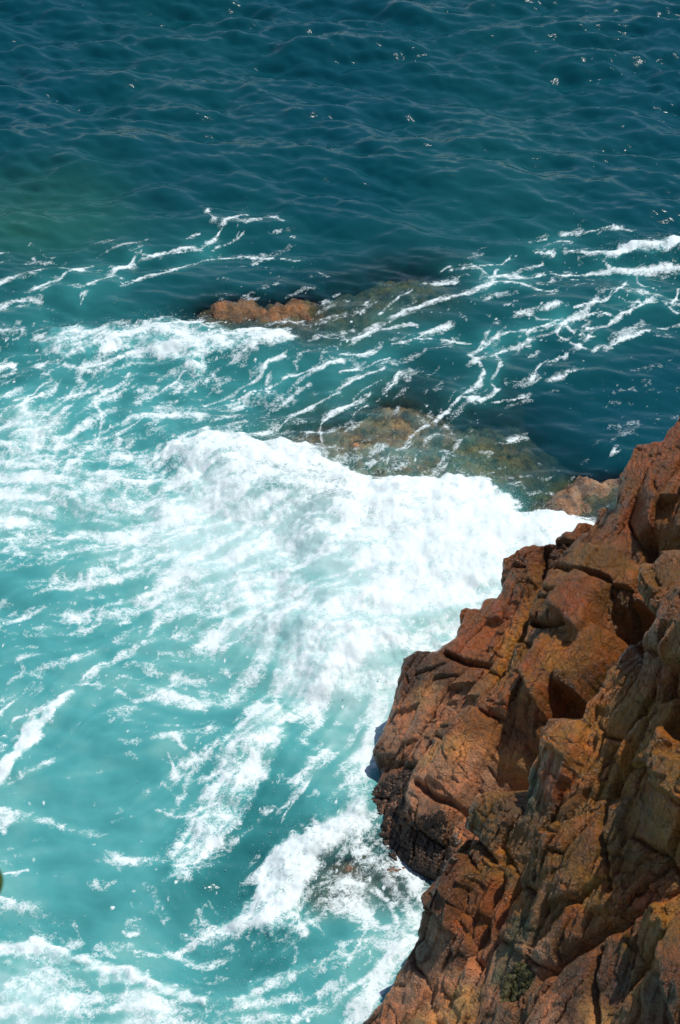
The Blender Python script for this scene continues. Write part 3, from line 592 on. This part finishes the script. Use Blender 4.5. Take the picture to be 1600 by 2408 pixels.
def build_rock(face, outline, seeds, tints, name, part, label, cat, res, seed, drop, margin, extra=None, n_fill=0, fill_box=None, lk=1.0, lk2=1.0, lamk=0.03, strike_px=((1000, 1800), (1100, 1630))):
    rng = np.random.default_rng(seed)
    ol = [face.st(*cp(*q)) for q in outline]
    (a0, b0), (a1, b1) = face.st(*strike_px[0]), face.st(*strike_px[1]); strike = math.atan2(b1 - b0, a1 - a0)
    E = []
    def add(cx, cy, a, b, ang, lift, tx=None, ty=None):
        c = np.array(face.st(*cp(cx, cy))); r = math.radians(ang)
        e1 = np.array(face.st(*cp(cx + a * math.cos(r), cy - a * math.sin(r)))) - c
        e2 = np.array(face.st(*cp(cx + b * math.sin(r), cy + b * math.cos(r)))) - c
        Mi = np.linalg.inv(np.stack([e1, e2], 1))
        E.append((c, Mi, lift * lk, rng.normal(0, .07) if tx is None else tx, rng.normal(0, .07) if ty is None else ty))
    for q in seeds: add(*q)
    if n_fill:
        pts = [(q[0], q[1], max(q[2], q[3])) for q in seeds]; k = 0
        for _ in range(6000):
            if k >= n_fill: break
            x = rng.uniform(fill_box[0], fill_box[2]); y = rng.uniform(fill_box[1], fill_box[3])
            if not inside(np.array([x]), np.array([y]), outline)[0]: continue
            if min((math.hypot(x - p[0], y - p[1]) / (p[2] * 0.72 + 22)) for p in pts) < 1: continue
            a = rng.uniform(70, 165); b = a * rng.uniform(.30, .5)
            add(x, y, a, b, rng.normal(58, 8), rng.normal(0.06, .06)); pts.append((x, y, a * .7)); k += 1
    xs = [q[0] for q in ol]; ys = [q[1] for q in ol]
    gs = np.arange(min(xs) - margin, max(xs) + 0.4, res); gt = np.arange(min(ys) - 0.4, max(ys) + margin, res)
    S, T = np.meshgrid(gs, gt); S = S.astype(np.float32); T = T.astype(np.float32)
    w1 = fbm(S * 0.9, T * 0.9, seed + 1, 3); w2 = fbm(S * 0.9, T * 0.9, seed + 2, 3); w3 = fbm(S * 4, T * 4, seed + 3, 3); w4 = fbm(S * 4, T * 4, seed + 4, 3)
    Sw = S + 0.07 * w1 + 0.025 * w3; Tw = T + 0.07 * w2 + 0.025 * w4
    d1 = np.full(S.shape, 99, np.float32); d2 = d1.copy(); i1 = np.zeros(S.shape, np.int32); i2 = i1.copy()
    for i, (c, Mi, *_r) in enumerate(E):
        X = Sw - c[0]; Y = Tw - c[1]
        d = np.sqrt(np.sqrt((Mi[0, 0] * X + Mi[0, 1] * Y) ** 4 + (Mi[1, 0] * X + Mi[1, 1] * Y) ** 4))
        w = d < d1; w2m = (~w) & (d < d2)
        d2 = np.where(w, d1, np.where(w2m, d, d2)); i2 = np.where(w, i1, np.where(w2m, i, i2))
        d1 = np.where(w, d, d1); i1 = np.where(w, i, i1)
    df = d2 - d1; gy, gx = np.gradient(df, res); e = df / np.clip(np.hypot(gx, gy), 0.25, None)
    lift = np.array([q[2] for q in E]); tx = np.array([q[3] for q in E]); ty = np.array([q[4] for q in E]); cx = np.array([q[0][0] for q in E]); cy = np.array([q[0][1] for q in E])
    def plane(i): return lift[i] + np.clip(tx[i] * (S - cx[i]) + ty[i] * (T - cy[i]), -.35, .35)
    p1, p2 = plane(i1), plane(i2)
    b = 0.5 + 0.5 * sstep(0.0, 0.06, e)
    macro = blur(p1 * b + p2 * (1 - b), 2.6) + 0.08 * w1
    cs, sn = math.cos(strike), math.sin(strike)
    la = S * cs + T * sn; lb = -S * sn + T * cs
    v1 = fbm(S * .28, T * .28, seed + 8, 2); v2 = fbm(S * .28, T * .28, seed + 9, 2)
    x0 = -lb + 0.60 * v1 + 0.13 * w1 + 0.030 * w3; y0 = la + 0.60 * v2 + 0.16 * w2 + 0.035 * w4
    # joints: long fractures along the strike, shorter ones across each band
    def joints(x, y, w0, w1_, l0, l1, sd):
        rg = np.random.default_rng(sd)
        ex = np.cumsum(np.concatenate([[x.min() - 2], rg.uniform(w0, w1_, int((x.max() - x.min() + 6) / w0) + 2)]))
        ey = np.cumsum(np.concatenate([[y.min() - 60], rg.uniform(l0, l1, int((y.max() - y.min() + 130) / l0) + 2)]))
        k = np.searchsorted(ex, x) - 1; off = rg.uniform(-50, 50, len(ex)); sk = rg.normal(0, .38, len(ex))
        yy = y + off[k] + sk[k] * (x - ex[k]); j = np.searchsorted(ey, yy) - 1
        ds = np.minimum(np.minimum(x - ex[k], ex[k + 1] - x), 0.9 * np.minimum(yy - ey[j], ey[j + 1] - yy))
        return k * 4096 + j, np.maximum(ds, 0).astype(np.float32)
    def slabs(base, ids, keep_, tilt, off, sd):
        u, inv = np.unique(ids, return_inverse=True); inv = inv.reshape(ids.shape); n = len(u); f = inv.ravel(); c = np.bincount(f, minlength=n)
        mean = lambda A: (np.bincount(f, A.ravel(), n) / c)
        gy_, gx_ = np.gradient(base, res); rg = np.random.default_rng(sd)
        mS, mT, mH, mx, my = mean(S), mean(T), mean(base), mean(gx_), mean(gy_)
        mx = np.clip(mx, -.8, .8) * .8 + rg.normal(0, tilt, n); my = np.clip(my, -.8, .8) * .8 + rg.normal(0, tilt, n)
        pl = mH[inv] + rg.normal(0, off, n)[inv] + mx[inv] * (S - mS[inv]) + my[inv] * (T - mT[inv])
        return base * keep_ + pl * (1 - keep_), inv
    idA, eA = joints(x0, y0, .20, .74, .42, 1.8, seed + 61)
    h, blk = slabs(macro, idA, .34, .13, .075 * lk2, seed + 62)
    rnd = _h(blk.astype(np.int64) * 5 + 2, blk.astype(np.int64) * 11 + 7, seed + 5)
    sm = 0.30 + 0.95 * rnd
    idB, eB = joints(x0 + .4 * rnd, y0 + 3.0 * rnd, .10, .34, .22, .8, seed + 65)
    g2 = sstep(-.45, -.05, fbm(la * .6, lb * .9, seed + 43, 2)) * sm
    h2, _b = slabs(h, idB * 8192 + blk, .25, .13, .022, seed + 66)
    h = h + (h2 - h) * g2
    idC, eC = joints(x0 * 1.0 + .1 * w1, y0 + 1.7, .05, .14, .10, .34, seed + 68)
    g3 = sstep(-.15, .15, fbm(la * .9, lb * 1.5, seed + 47, 2)) * sm
    h3, _c = slabs(h, idC * 8192 + blk % 8192, .3, .15, .010, seed + 69)
    h = h + (h3 - h) * g3
    h = blur(h, 0.7)
    gateA = 0.35 + 0.9 * sstep(-.3, .3, w2)
    h = h - (0.11 * np.exp(-eA / 0.014) + 0.035 * np.exp(-eA / 0.05)) * gateA - 0.050 * np.exp(-eB / 0.011) * g2 - 0.010 * np.exp(-eB / 0.03) * g2
    lam = ridged(y0 * 0.5, x0 * 5.5 + .3 * w2, seed + 30, 3)
    h = h + (lamk * (lam - .6) + 0.030 * w3 + 0.030 * (ridged(y0 * 4.5, x0 * 8, seed + 37, 3) - .5) * sstep(-.2, .3, w3)) * sm + 0.010 * fbm(S * 14, T * 14, seed + 33, 3)
    i1 = blk
    if extra is not None: h = extra(face, S, T, h, w1, w3)
    # outline: the mass breaks off there
    sdo = poly_sd(S + 0.03 * w3 + 0.02 * w1, T + 0.03 * w4, ol)
    h = h - 0.10 * np.exp(-np.clip(sdo, 0, None) / 0.07) * (sdo > 0) - np.where(sdo <= 0, 0.10 + drop * np.abs(sdo) ** 0.9, 0)
    # colour
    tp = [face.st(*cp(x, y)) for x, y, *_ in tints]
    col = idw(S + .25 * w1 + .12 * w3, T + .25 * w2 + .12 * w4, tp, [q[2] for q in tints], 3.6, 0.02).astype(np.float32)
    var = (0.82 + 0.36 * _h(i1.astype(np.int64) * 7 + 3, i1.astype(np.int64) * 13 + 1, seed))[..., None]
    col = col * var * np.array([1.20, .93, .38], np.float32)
    co = face.world(S, T, h)
    tu = np.gradient(co, axis=1); tv = np.gradient(co, axis=0); nr = np.cross(tu, tv); nr /= np.linalg.norm(nr, axis=-1, keepdims=True)
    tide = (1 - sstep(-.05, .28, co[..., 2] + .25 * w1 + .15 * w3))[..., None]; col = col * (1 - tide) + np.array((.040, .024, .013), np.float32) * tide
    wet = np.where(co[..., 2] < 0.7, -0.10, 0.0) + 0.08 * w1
    keep = (co[..., 2] > -1.6) & (sdo > -margin)
    ny, nx = S.shape; idx = np.arange(ny * nx).reshape(ny, nx)
    F = np.stack([idx[:-1, :-1], idx[:-1, 1:], idx[1:, 1:], idx[1:, :-1]], -1).reshape(-1, 4)
    kf = keep[:-1, :-1].ravel() & keep[1:, 1:].ravel(); F = F[kf]; fl = i1[:-1, :-1].ravel()[kf]
    flat = co.reshape(-1, 3); nrf = nr.reshape(-1, 3); colf = col.reshape(-1, 3); wf = wet.ravel()
    root = tag(empty(name, (0, 0, 0)), label, cat)
    for i in np.unique(fl):
        fs = F[fl == i]
        if len(fs) < 12: continue
        for fs in islands(fs, nx):
          if len(fs) < 12: continue
          u, inv = np.unique(fs, return_inverse=True)
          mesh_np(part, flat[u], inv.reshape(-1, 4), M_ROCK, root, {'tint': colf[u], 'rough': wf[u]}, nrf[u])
    return root, (S, T, co, nr, blk)

def cut(lines):
    # deep clefts and long cracks: (depth m, half width m, points)
    def f(face, S, T, h, w1, w3):
        for dep, wd, pts in lines:
            p = [face.st(*cp(*q)) for q in pts]; d = seg_dist(S + .07 * w1 + .03 * w3, T + .05 * w1 - .03 * w3, p)
            h = h - dep * np.exp(-(d / wd) ** 2)
        return h
    return f
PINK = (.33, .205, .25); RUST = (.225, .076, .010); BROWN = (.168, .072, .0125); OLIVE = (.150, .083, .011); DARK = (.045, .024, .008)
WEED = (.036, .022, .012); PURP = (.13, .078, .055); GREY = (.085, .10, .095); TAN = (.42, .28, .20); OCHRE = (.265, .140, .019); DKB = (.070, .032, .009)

def build_headland():
    face = RockFace((845, 2000, 0), (930, 1545, 1.3), (1600, 1020, 5.0))
    ol = [(95,1640),(70,1600),(75,1480),(105,1390),(105,1300),(140,1200),(200,1070),(240,965),(285,938),(370,940),(385,915),(430,880),(450,770),(480,755),(515,760),(525,720),(595,708),(605,640),(625,590),(665,575),(700,545),(780,540),(830,525),(890,485),(905,455),(960,425),(970,380),(1060,390),(1065,330),(1085,290),(1130,275),(1140,215),(1165,195),(1220,190),(1240,185),(1265,180),(1272,140),(1295,112),(1420,60),(1620,0),(1620,1300),(1000,1700),(700,1850),(400,1790),(250,1740),(130,1690)]
    seeds = [(1300,100,35,60,80,.3),(1195,240,45,55,60,.25),(1090,320,30,45,70,.1),(1165,350,85,70,50,.38),(1290,230,45,70,75,.3),(1020,410,50,30,10,-.1),(930,460,30,20,0,-.1),(950,500,60,25,20,-.05),
      (975,545,110,45,5,.2),(865,560,35,38,60,.05),(1000,625,105,55,-15,.3),(1160,470,80,40,10,.25),(1180,560,50,60,70,.2),(1110,660,40,90,65,.28),(1095,775,62,50,40,.28),(1265,470,45,80,80,.45),(1200,640,26,110,85,-.35),
      (920,770,135,98,-10,.42,.1,-.1),(820,690,50,45,30,.25),(808,815,48,62,-60,.25),(790,1020,95,140,-25,.30,.12,-.1),(720,640,90,80,60,.12),(640,660,30,60,75,.0),(600,840,115,120,60,.02),(555,745,40,30,30,.0),(475,800,35,50,75,-.02),
      (690,920,40,170,-28,.14),(430,930,60,45,30,.0),(400,1020,140,60,-15,.10),(270,1050,50,110,-25,.02),(330,1150,110,70,20,.0),(200,1230,70,120,-25,-.05),(560,1070,70,45,40,.14),(480,1175,50,30,30,-.1),
      (475,1260,112,62,35,.28),(565,1290,28,170,-20,.20),(645,1330,60,140,-20,-.05),(370,1390,105,60,-20,.14),(300,1320,70,60,40,.02),(180,1370,90,80,60,-.12),(150,1520,90,90,60,-.12),
      (330,1530,70,90,-40,.16),(440,1470,90,50,-25,.05),(560,1470,90,50,10,-.15),(330,1660,130,80,-20,-.12),(470,1660,80,60,20,-.2),(200,1670,80,50,20,-.25),(750,1160,115,48,35,.46,.1,.1),(770,1255,58,50,30,.42),
      (870,1140,40,70,-30,.12),(985,960,68,88,-10,.42),(900,940,30,60,-10,.3),(895,1060,45,60,-10,.25),(985,1075,60,50,0,.28),(1095,930,60,85,-30,-.55),(970,1165,95,60,40,-1.0),(700,1420,65,80,-30,-1.3),(1200,780,50,60,50,.15),(1060,840,60,40,10,-.35),
      (1290,620,60,120,80,.1),(1400,400,120,200,80,.5),(1350,800,120,120,60,.0),(1150,1000,100,100,60,-.9),(900,1330,120,120,40,-1.3),(850,1600,150,150,0,-.6),(600,1640,130,90,10,-.4)]
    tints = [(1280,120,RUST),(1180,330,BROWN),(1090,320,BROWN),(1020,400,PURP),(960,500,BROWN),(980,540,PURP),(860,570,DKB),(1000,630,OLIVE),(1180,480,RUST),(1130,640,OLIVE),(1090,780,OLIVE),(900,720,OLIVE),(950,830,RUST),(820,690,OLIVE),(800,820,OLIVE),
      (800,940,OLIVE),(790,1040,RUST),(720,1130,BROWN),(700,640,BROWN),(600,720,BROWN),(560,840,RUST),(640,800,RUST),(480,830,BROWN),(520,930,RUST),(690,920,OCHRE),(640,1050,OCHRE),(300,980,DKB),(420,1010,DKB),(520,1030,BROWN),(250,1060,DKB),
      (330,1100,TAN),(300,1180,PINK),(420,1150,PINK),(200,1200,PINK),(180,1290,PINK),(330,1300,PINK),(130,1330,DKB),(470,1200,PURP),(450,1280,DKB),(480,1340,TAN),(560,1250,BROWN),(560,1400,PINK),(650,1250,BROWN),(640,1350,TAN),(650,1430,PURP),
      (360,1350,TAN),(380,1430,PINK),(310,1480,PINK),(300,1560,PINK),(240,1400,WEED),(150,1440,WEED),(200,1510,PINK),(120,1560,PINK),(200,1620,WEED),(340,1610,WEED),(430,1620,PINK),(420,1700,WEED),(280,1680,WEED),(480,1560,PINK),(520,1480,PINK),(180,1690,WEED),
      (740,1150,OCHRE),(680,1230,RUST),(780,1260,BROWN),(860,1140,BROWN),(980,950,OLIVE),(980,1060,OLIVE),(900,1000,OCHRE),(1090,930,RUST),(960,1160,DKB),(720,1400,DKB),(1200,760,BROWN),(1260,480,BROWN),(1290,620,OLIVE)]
    root, g = build_rock(face, ol, seeds, tints, 'rocky_headland', 'rock_block', 'jointed rust brown headland with pink foot behind the dark gully', 'headland', 0.0225, 300, 2.6, 1.5, lk=1.5, lk2=.8, lamk=0.045, extra=cut([(1.0, .30, [(1010, 1130), (930, 1190), (800, 1330), (690, 1430), (640, 1440)]), (.8, .28, [(1150, 830), (1090, 930), (1010, 1130)]), (.35, .09, [(780, 560), (775, 700), (720, 880), (620, 1060)]), (.22, .05, [(830, 640), (930, 690), (1060, 720)]), (.25, .05, [(770, 860), (860, 890), (900, 880)]), (.22, .05, [(400, 950), (480, 990), (580, 1010)]), (.2, .05, [(300, 1450), (380, 1510), (450, 1540)]), (.5, .12, [(1200, 560), (1190, 720)])]))
    return face, g

def build_cliff():
    face = RockFace((850, 2408, 0), (1100, 1880, 2.6), (1600, 2408, 3.7))
    ol = [(60,2380),(100,2330),(175,2220),(250,2100),(310,2000),(335,1960),(345,1890),(380,1830),(410,1760),(455,1690),(495,1640),(510,1560),(540,1510),(600,1495),(670,1515),(715,1545),(740,1400),(790,1320),(805,1260),(830,1210),(935,1225),(960,1170),(1010,1110),(1080,960),(1150,880),(1200,830),(1205,740),(1215,660),(1260,590),(1295,570),(1620,460),(1620,2620),(-80,2620)]
    seeds = [(600,1600,105,95,-20,.22,.05,.12),(470,1860,105,190,-30,.12,-.05,0),(660,1700,45,90,-28,.02),(590,1870,28,200,-26,-.16),(655,1900,45,200,-25,-.02),(750,1450,38,140,-22,.06),(870,1300,85,90,-40,.22),(860,1430,80,70,30,.15),
      (1010,1130,85,200,-33,.22,.05,.05),(890,1700,112,125,-40,.26),(1090,1660,60,70,30,.12),(1200,1500,120,80,50,.15),(1250,1250,60,140,-25,.22),(1300,1290,35,60,80,.32),(950,1880,145,60,30,.10),(900,1990,150,65,25,.10),
      (1190,1760,125,80,20,.0),(1170,1920,70,70,40,-.18),(870,2240,130,115,60,.14),(1060,2190,80,105,80,.10),(1130,2060,115,70,35,.12),(1260,2000,75,105,70,.26),(1240,2280,150,90,40,.32),(380,2200,210,180,-30,.0,0,0),(610,2160,65,260,-25,.05),
      (360,2345,115,26,5,.16),(700,2290,60,60,40,.05),(1260,1010,50,100,-20,.2),(1260,860,60,60,40,.22),(1280,680,50,95,75,.32),(1180,1080,60,90,-40,.12),(1130,1370,80,90,-40,.12),(1010,1340,60,90,-20,.12),(780,1620,35,120,-28,.0),(740,1820,45,130,-28,.0),(1290,1640,70,60,30,.12),
      (1450,1500,150,300,80,.4),(1450,2200,150,300,80,.4),(1450,900,150,300,80,.5),(700,2550,400,120,0,.1)]
    tints = [(600,1560,OCHRE),(560,1620,OLIVE),(680,1530,PURP),(470,1780,DKB),(430,1900,DKB),(500,1980,RUST),(400,2000,BROWN),(560,1900,RUST),(610,1760,OCHRE),(600,2000,RUST),(670,1880,OCHRE),(690,1990,GREY),(640,2080,GREY),(570,2130,PINK),(620,2200,GREY),(590,2300,PINK),(560,2340,PURP),
      (330,2060,DKB),(380,2040,PINK),(430,2110,DKB),(300,2150,PINK),(400,2200,PINK),(500,2160,PINK),(250,2260,PINK),(170,2290,PINK),(450,2260,TAN),(330,2300,PINK),(110,2350,WEED),(330,2345,TAN),(450,2350,TAN),
      (760,1440,GREY),(745,1500,GREY),(800,1340,OCHRE),(880,1230,PURP),(880,1330,OCHRE),(860,1440,RUST),(1010,1080,OCHRE),(960,1230,OCHRE),(1120,950,BROWN),(890,1650,OLIVE),(860,1740,OLIVE),(980,1620,OLIVE),(1090,1650,OLIVE),(1200,1500,OLIVE),(1120,1380,OCHRE),(1250,1250,OCHRE),
      (950,1880,OCHRE),(900,1980,BROWN),(1190,1760,OLIVE),(1170,1920,RUST),(820,2100,PURP),(740,2090,PINK),(880,2180,DKB),(900,2290,DKB),(1060,2180,DKB),(1040,2260,DKB),(1130,2060,OLIVE),(1260,1990,OCHRE),(1220,2200,OCHRE),(1260,2300,DKB),(700,2310,PURP),(830,2330,PINK),(1000,2340,TAN),
      (1260,1000,BROWN),(1260,860,BROWN),(1280,680,OLIVE),(1290,1640,OCHRE),(780,1620,OLIVE),(740,1820,OLIVE),(1000,1450,OCHRE),(960,1550,OCHRE),(1150,1180,OCHRE)]
    root, g = build_rock(face, ol, seeds, tints, 'sea_cliff', 'rock_block', 'steep ochre brown jointed cliff with pink slab at its foot in front', 'cliff', 0.0225, 500, 2.6, 1.3, n_fill=28, fill_box=(380, 600, 1500, 2500), lk=1.5, lk2=1.1, lamk=0.085, extra=cut([(.28, .07, [(450, 2140), (520, 2010), (590, 1850), (640, 1740)]), (.2, .05, [(760, 1810), (830, 1680), (900, 1580)]), (.2, .05, [(740, 2060), (850, 1930), (1000, 1830)]), (.18, .04, [(1040, 1540), (1020, 1680), (1030, 1860)]), (.40, .11, [(760, 2200), (850, 2110), (1000, 2010), (1120, 1960)]), (.26, .06, [(1060, 2350), (1180, 2160), (1300, 2060)]), (.22, .05, [(985, 2350), (975, 2180), (1000, 2090)]), (.2, .04, [(490, 1640), (560, 1700), (610, 1740)]), (.25, .06, [(1060, 1330), (960, 1480), (860, 1600)]), (.25, .06, [(1295, 1090), (1200, 1300), (1060, 1480)])]))
    return face, g

def build_sunk():
    for i, (nm, cr, w, top, k, tint, lab) in enumerate(SUNK):
        xs = [q[0] for q in cr]; ys = [q[1] for q in cr]; mg = w * 1.9
        gx = np.arange(min(xs) - mg, max(xs) + mg, 0.05); gy = np.arange(min(ys) - mg, max(ys) + mg, 0.06)
        X, Y = np.meshgrid(gx, gy); X = X.astype(np.float32); Y = Y.astype(np.float32)
        Z = np.maximum(sunk_height(i, X, Y), -4.0)
        n = fbm(X * 2, Y * 2, 200 + i, 4)[..., None]; n2 = sstep(0.0, 0.45, fbm(X * 3.1, Y * 3.1, 230 + i, 4))[..., None]
        col = np.array(tint, np.float32) * (1.1 + 1.2 * n) * (1 - 0.7 * n2)
        ny, nx = X.shape; idx = np.arange(ny * nx).reshape(ny, nx)
        F = np.stack([idx[:-1, :-1], idx[:-1, 1:], idx[1:, 1:], idx[1:, :-1]], -1).reshape(-1, 4)
        kz = (Z > -3.9); F = F[kz[:-1, :-1].ravel() & kz[1:, 1:].ravel()]
        u, inv = np.unique(F, return_inverse=True)
        o = mesh_np(nm, np.stack([X, Y, Z], -1).reshape(-1, 3)[u], inv.reshape(-1, 4), M_ROCK, None, {'tint': np.clip(col, 0.01, 1).reshape(-1, 3)[u], 'rough': np.zeros(len(u))})
        tag(o, lab, 'rock')

# ------------------------------------------------------------------ small growth on the rocks
def scatter_on(g, face, poly, n, rng):
    S, T, co, nr, _ = g
    pl = [face.st(*cp(*q)) for q in poly]
    ok = np.argwhere(inside(S, T, pl)); sel = ok[rng.integers(0, len(ok), n)]
    return co[sel[:, 0], sel[:, 1]], nr[sel[:, 0], sel[:, 1]]
def lumps(name, p, nr, r, rng, mat):
    base = np.array([(1, 0, -.2), (.3, .95, 0), (-.8, .6, -.1), (-.8, -.6, .1), (.3, -.95, 0), (.15, .1, 1.0)], np.float32)
    tf = np.array([(0, 1, 5), (1, 2, 5), (2, 3, 5), (3, 4, 5), (4, 0, 5)]); V = []
    for k in range(len(p)):
        z = nr[k]; x = np.cross(z, rng.normal(size=3)); x /= np.linalg.norm(x); y = np.cross(z, x)
        b = base * r[k] * rng.uniform(.6, 1.4, (6, 3)); V.append(p[k] + b[:, :1] * x + b[:, 1:2] * y + b[:, 2:] * z)
    V = np.concatenate(V); F = (tf[None] + (np.arange(len(p)) * 6)[:, None, None]).reshape(-1, 3)
    return mesh_np(name, V, F, mat, smooth=False)

build_sea()
hf, hg = build_headland()
cf, cg = build_cliff()
build_sunk()
rng = np.random.default_rng(77)
p1, n1 = scatter_on(hg, hf, [(90,1420),(230,1380),(270,1440),(250,1600),(400,1560),(470,1640),(430,1770),(280,1770),(120,1690),(80,1500),(120,1300)], 2600, rng)
tag(lumps('seaweed', p1, n1, rng.gamma(3, .005, len(p1)) + .005, rng, M_WEED), 'dark brown seaweed and shells crusting the pink foot of the headland', 'seaweed', kind='stuff')
p2, n2 = scatter_on(cg, cf, [(640,2190),(680,2120),(735,2170),(700,2230),(640,2290),(625,2260)], 900, rng)
tag(lumps('moss_clump', p2, n2, rng.gamma(3, .006, len(p2)) + .006, rng, M_MOSS), 'yellow green moss clump on the lower cliff', 'moss')

# ------------------------------------------------------------------ ledge and shrub beside the viewpoint
def build_ledge():
    n, m = 60, 48
    th = np.linspace(0, 2 * np.pi, n, endpoint=False); V = []
    for j in range(m):
        t = j / (m - 1); z = 21.75 - 23.5 * t ** 1.2
        r = (1.0 + 0.25 * t) * (1 + 0.10 * fbm(np.cos(th) * 2 + 5, np.sin(th) * 2 + z * .35, 700, 4))
        V.append(np.stack([-3.6 + 2.3 * r * np.cos(th), 0.6 + 2.7 * r * np.sin(th), np.full(n, z)], -1))
    V = np.concatenate(V + [np.array([[-3.6, 0.6, 21.8]])]); F = []
    for j in range(m - 1):
        for i in range(n):
            a = j * n + i; b = j * n + (i + 1) % n; F.append((a, b, b + n, a + n)[::-1])
    F += [(i, (i + 1) % n, m * n, m * n) for i in range(n)]
    F4 = np.array(F[:-n]); o = mesh_np('viewpoint_ledge', V, F4, M_ROCK, None, {'tint': np.tile(np.array(BROWN, np.float32), (len(V), 1)), 'rough': np.full(len(V), .1)})
    top = mesh_np('ledge_top', np.concatenate([V[:n], V[-1:]]), np.array([(i, (i + 1) % n, n) for i in range(n)]), M_ROCK, o, {'tint': np.tile(np.array(OCHRE, np.float32), (n + 1, 1)), 'rough': np.full(n + 1, .1)})
    tag(o, 'brown rock ledge beside the viewpoint', 'ledge', kind='structure')

def leaf_mesh(L, W):
    V = []; F = []; n = 9
    for i in range(n):
        t = i / (n - 1); w = W * math.sin(math.pi * min(1, t * 0.97 + 0.02)) ** 0.8 * (1 - 0.2 * t); z = 0.06 * L * math.sin(t * 3)
        for s_ in (-1, -.5, 0, .5, 1): V.append((t * L, s_ * w, z + abs(s_) * w * 0.25))
    for i in range(n - 1):
        for k in range(4): a = i * 5 + k; F.append((a, a + 1, a + 6, a + 5))
    nv = len(V); V += [(x, y, z - 0.0012) for x, y, z in V]; F += [(d + nv, c + nv, b + nv, a + nv) for a, b, c, d in F]
    me = bpy.data.meshes.new('leaf'); me.from_pydata(V, [], F); me.materials.append(M_LEAF)
    for p in me.polygons: p.use_smooth = True
    return me
def tube(name, pts, r0, r1, mat, parent):
    V = []; F = []; n = 7
    for i, p in enumerate(pts):
        t = i / (len(pts) - 1); d = (Vector(pts[min(i + 1, len(pts) - 1)]) - Vector(pts[max(i - 1, 0)])).normalized()
        a = d.orthogonal().normalized(); b = d.cross(a); r = r0 + (r1 - r0) * t
        for k in range(n): V.append(tuple(Vector(p) + (a * math.cos(k * 6.2832 / n) + b * math.sin(k * 6.2832 / n)) * r))
    for i in range(len(pts) - 1):
        for k in range(n): F.append((i * n + k, i * n + (k + 1) % n, (i + 1) * n + (k + 1) % n, (i + 1) * n + k))
    return mesh_np(name, np.array(V), np.array(F), mat, parent)
def build_shrub():
    att = Vector(CAMP + ray(-9, 2116) * 3.9); tip = Vector(CAMP + ray(-4, 2040) * 3.9)     # the one leaf that reaches into the picture
    base = Vector((-1.55, 2.2, 21.7))
    root = tag(empty('shrub', (0, 0, 0)), 'small green leafed shrub with one blurred leaf reaching in at the edge', 'shrub')
    pts = [tuple(base.lerp(att, t) + Vector((0, 0, 0.10 * math.sin(t * 3.1)))) for t in np.linspace(0, 1, 9)]
    tube('stem', pts, .012, .004, M_STEM, root)
    lm = leaf_mesh(0.062, 0.019); R = random.Random(4)
    lead = None
    def put(p, direc, s):
        o = bpy.data.objects.new('leaf', lm); COL.objects.link(o); o.parent = root; o.location = p
        o.rotation_euler = direc.to_track_quat('X', 'Y' if direc is lead else 'Z').to_euler(); o.scale = (s, s, s)
    lead = tip - att; put(att, lead, 1.0)
    for k in range(14):
        t = 0.25 + 0.05 * k; p = base.lerp(att, t) + Vector((0, 0, 0.10 * math.sin(t * 3.1)))
        if t > .9: continue
        put(p, Vector((R.uniform(-1, .1), R.uniform(-1, .6), R.uniform(-.2, .8))), R.uniform(.7, 1.0))
build_ledge(); build_shrub()
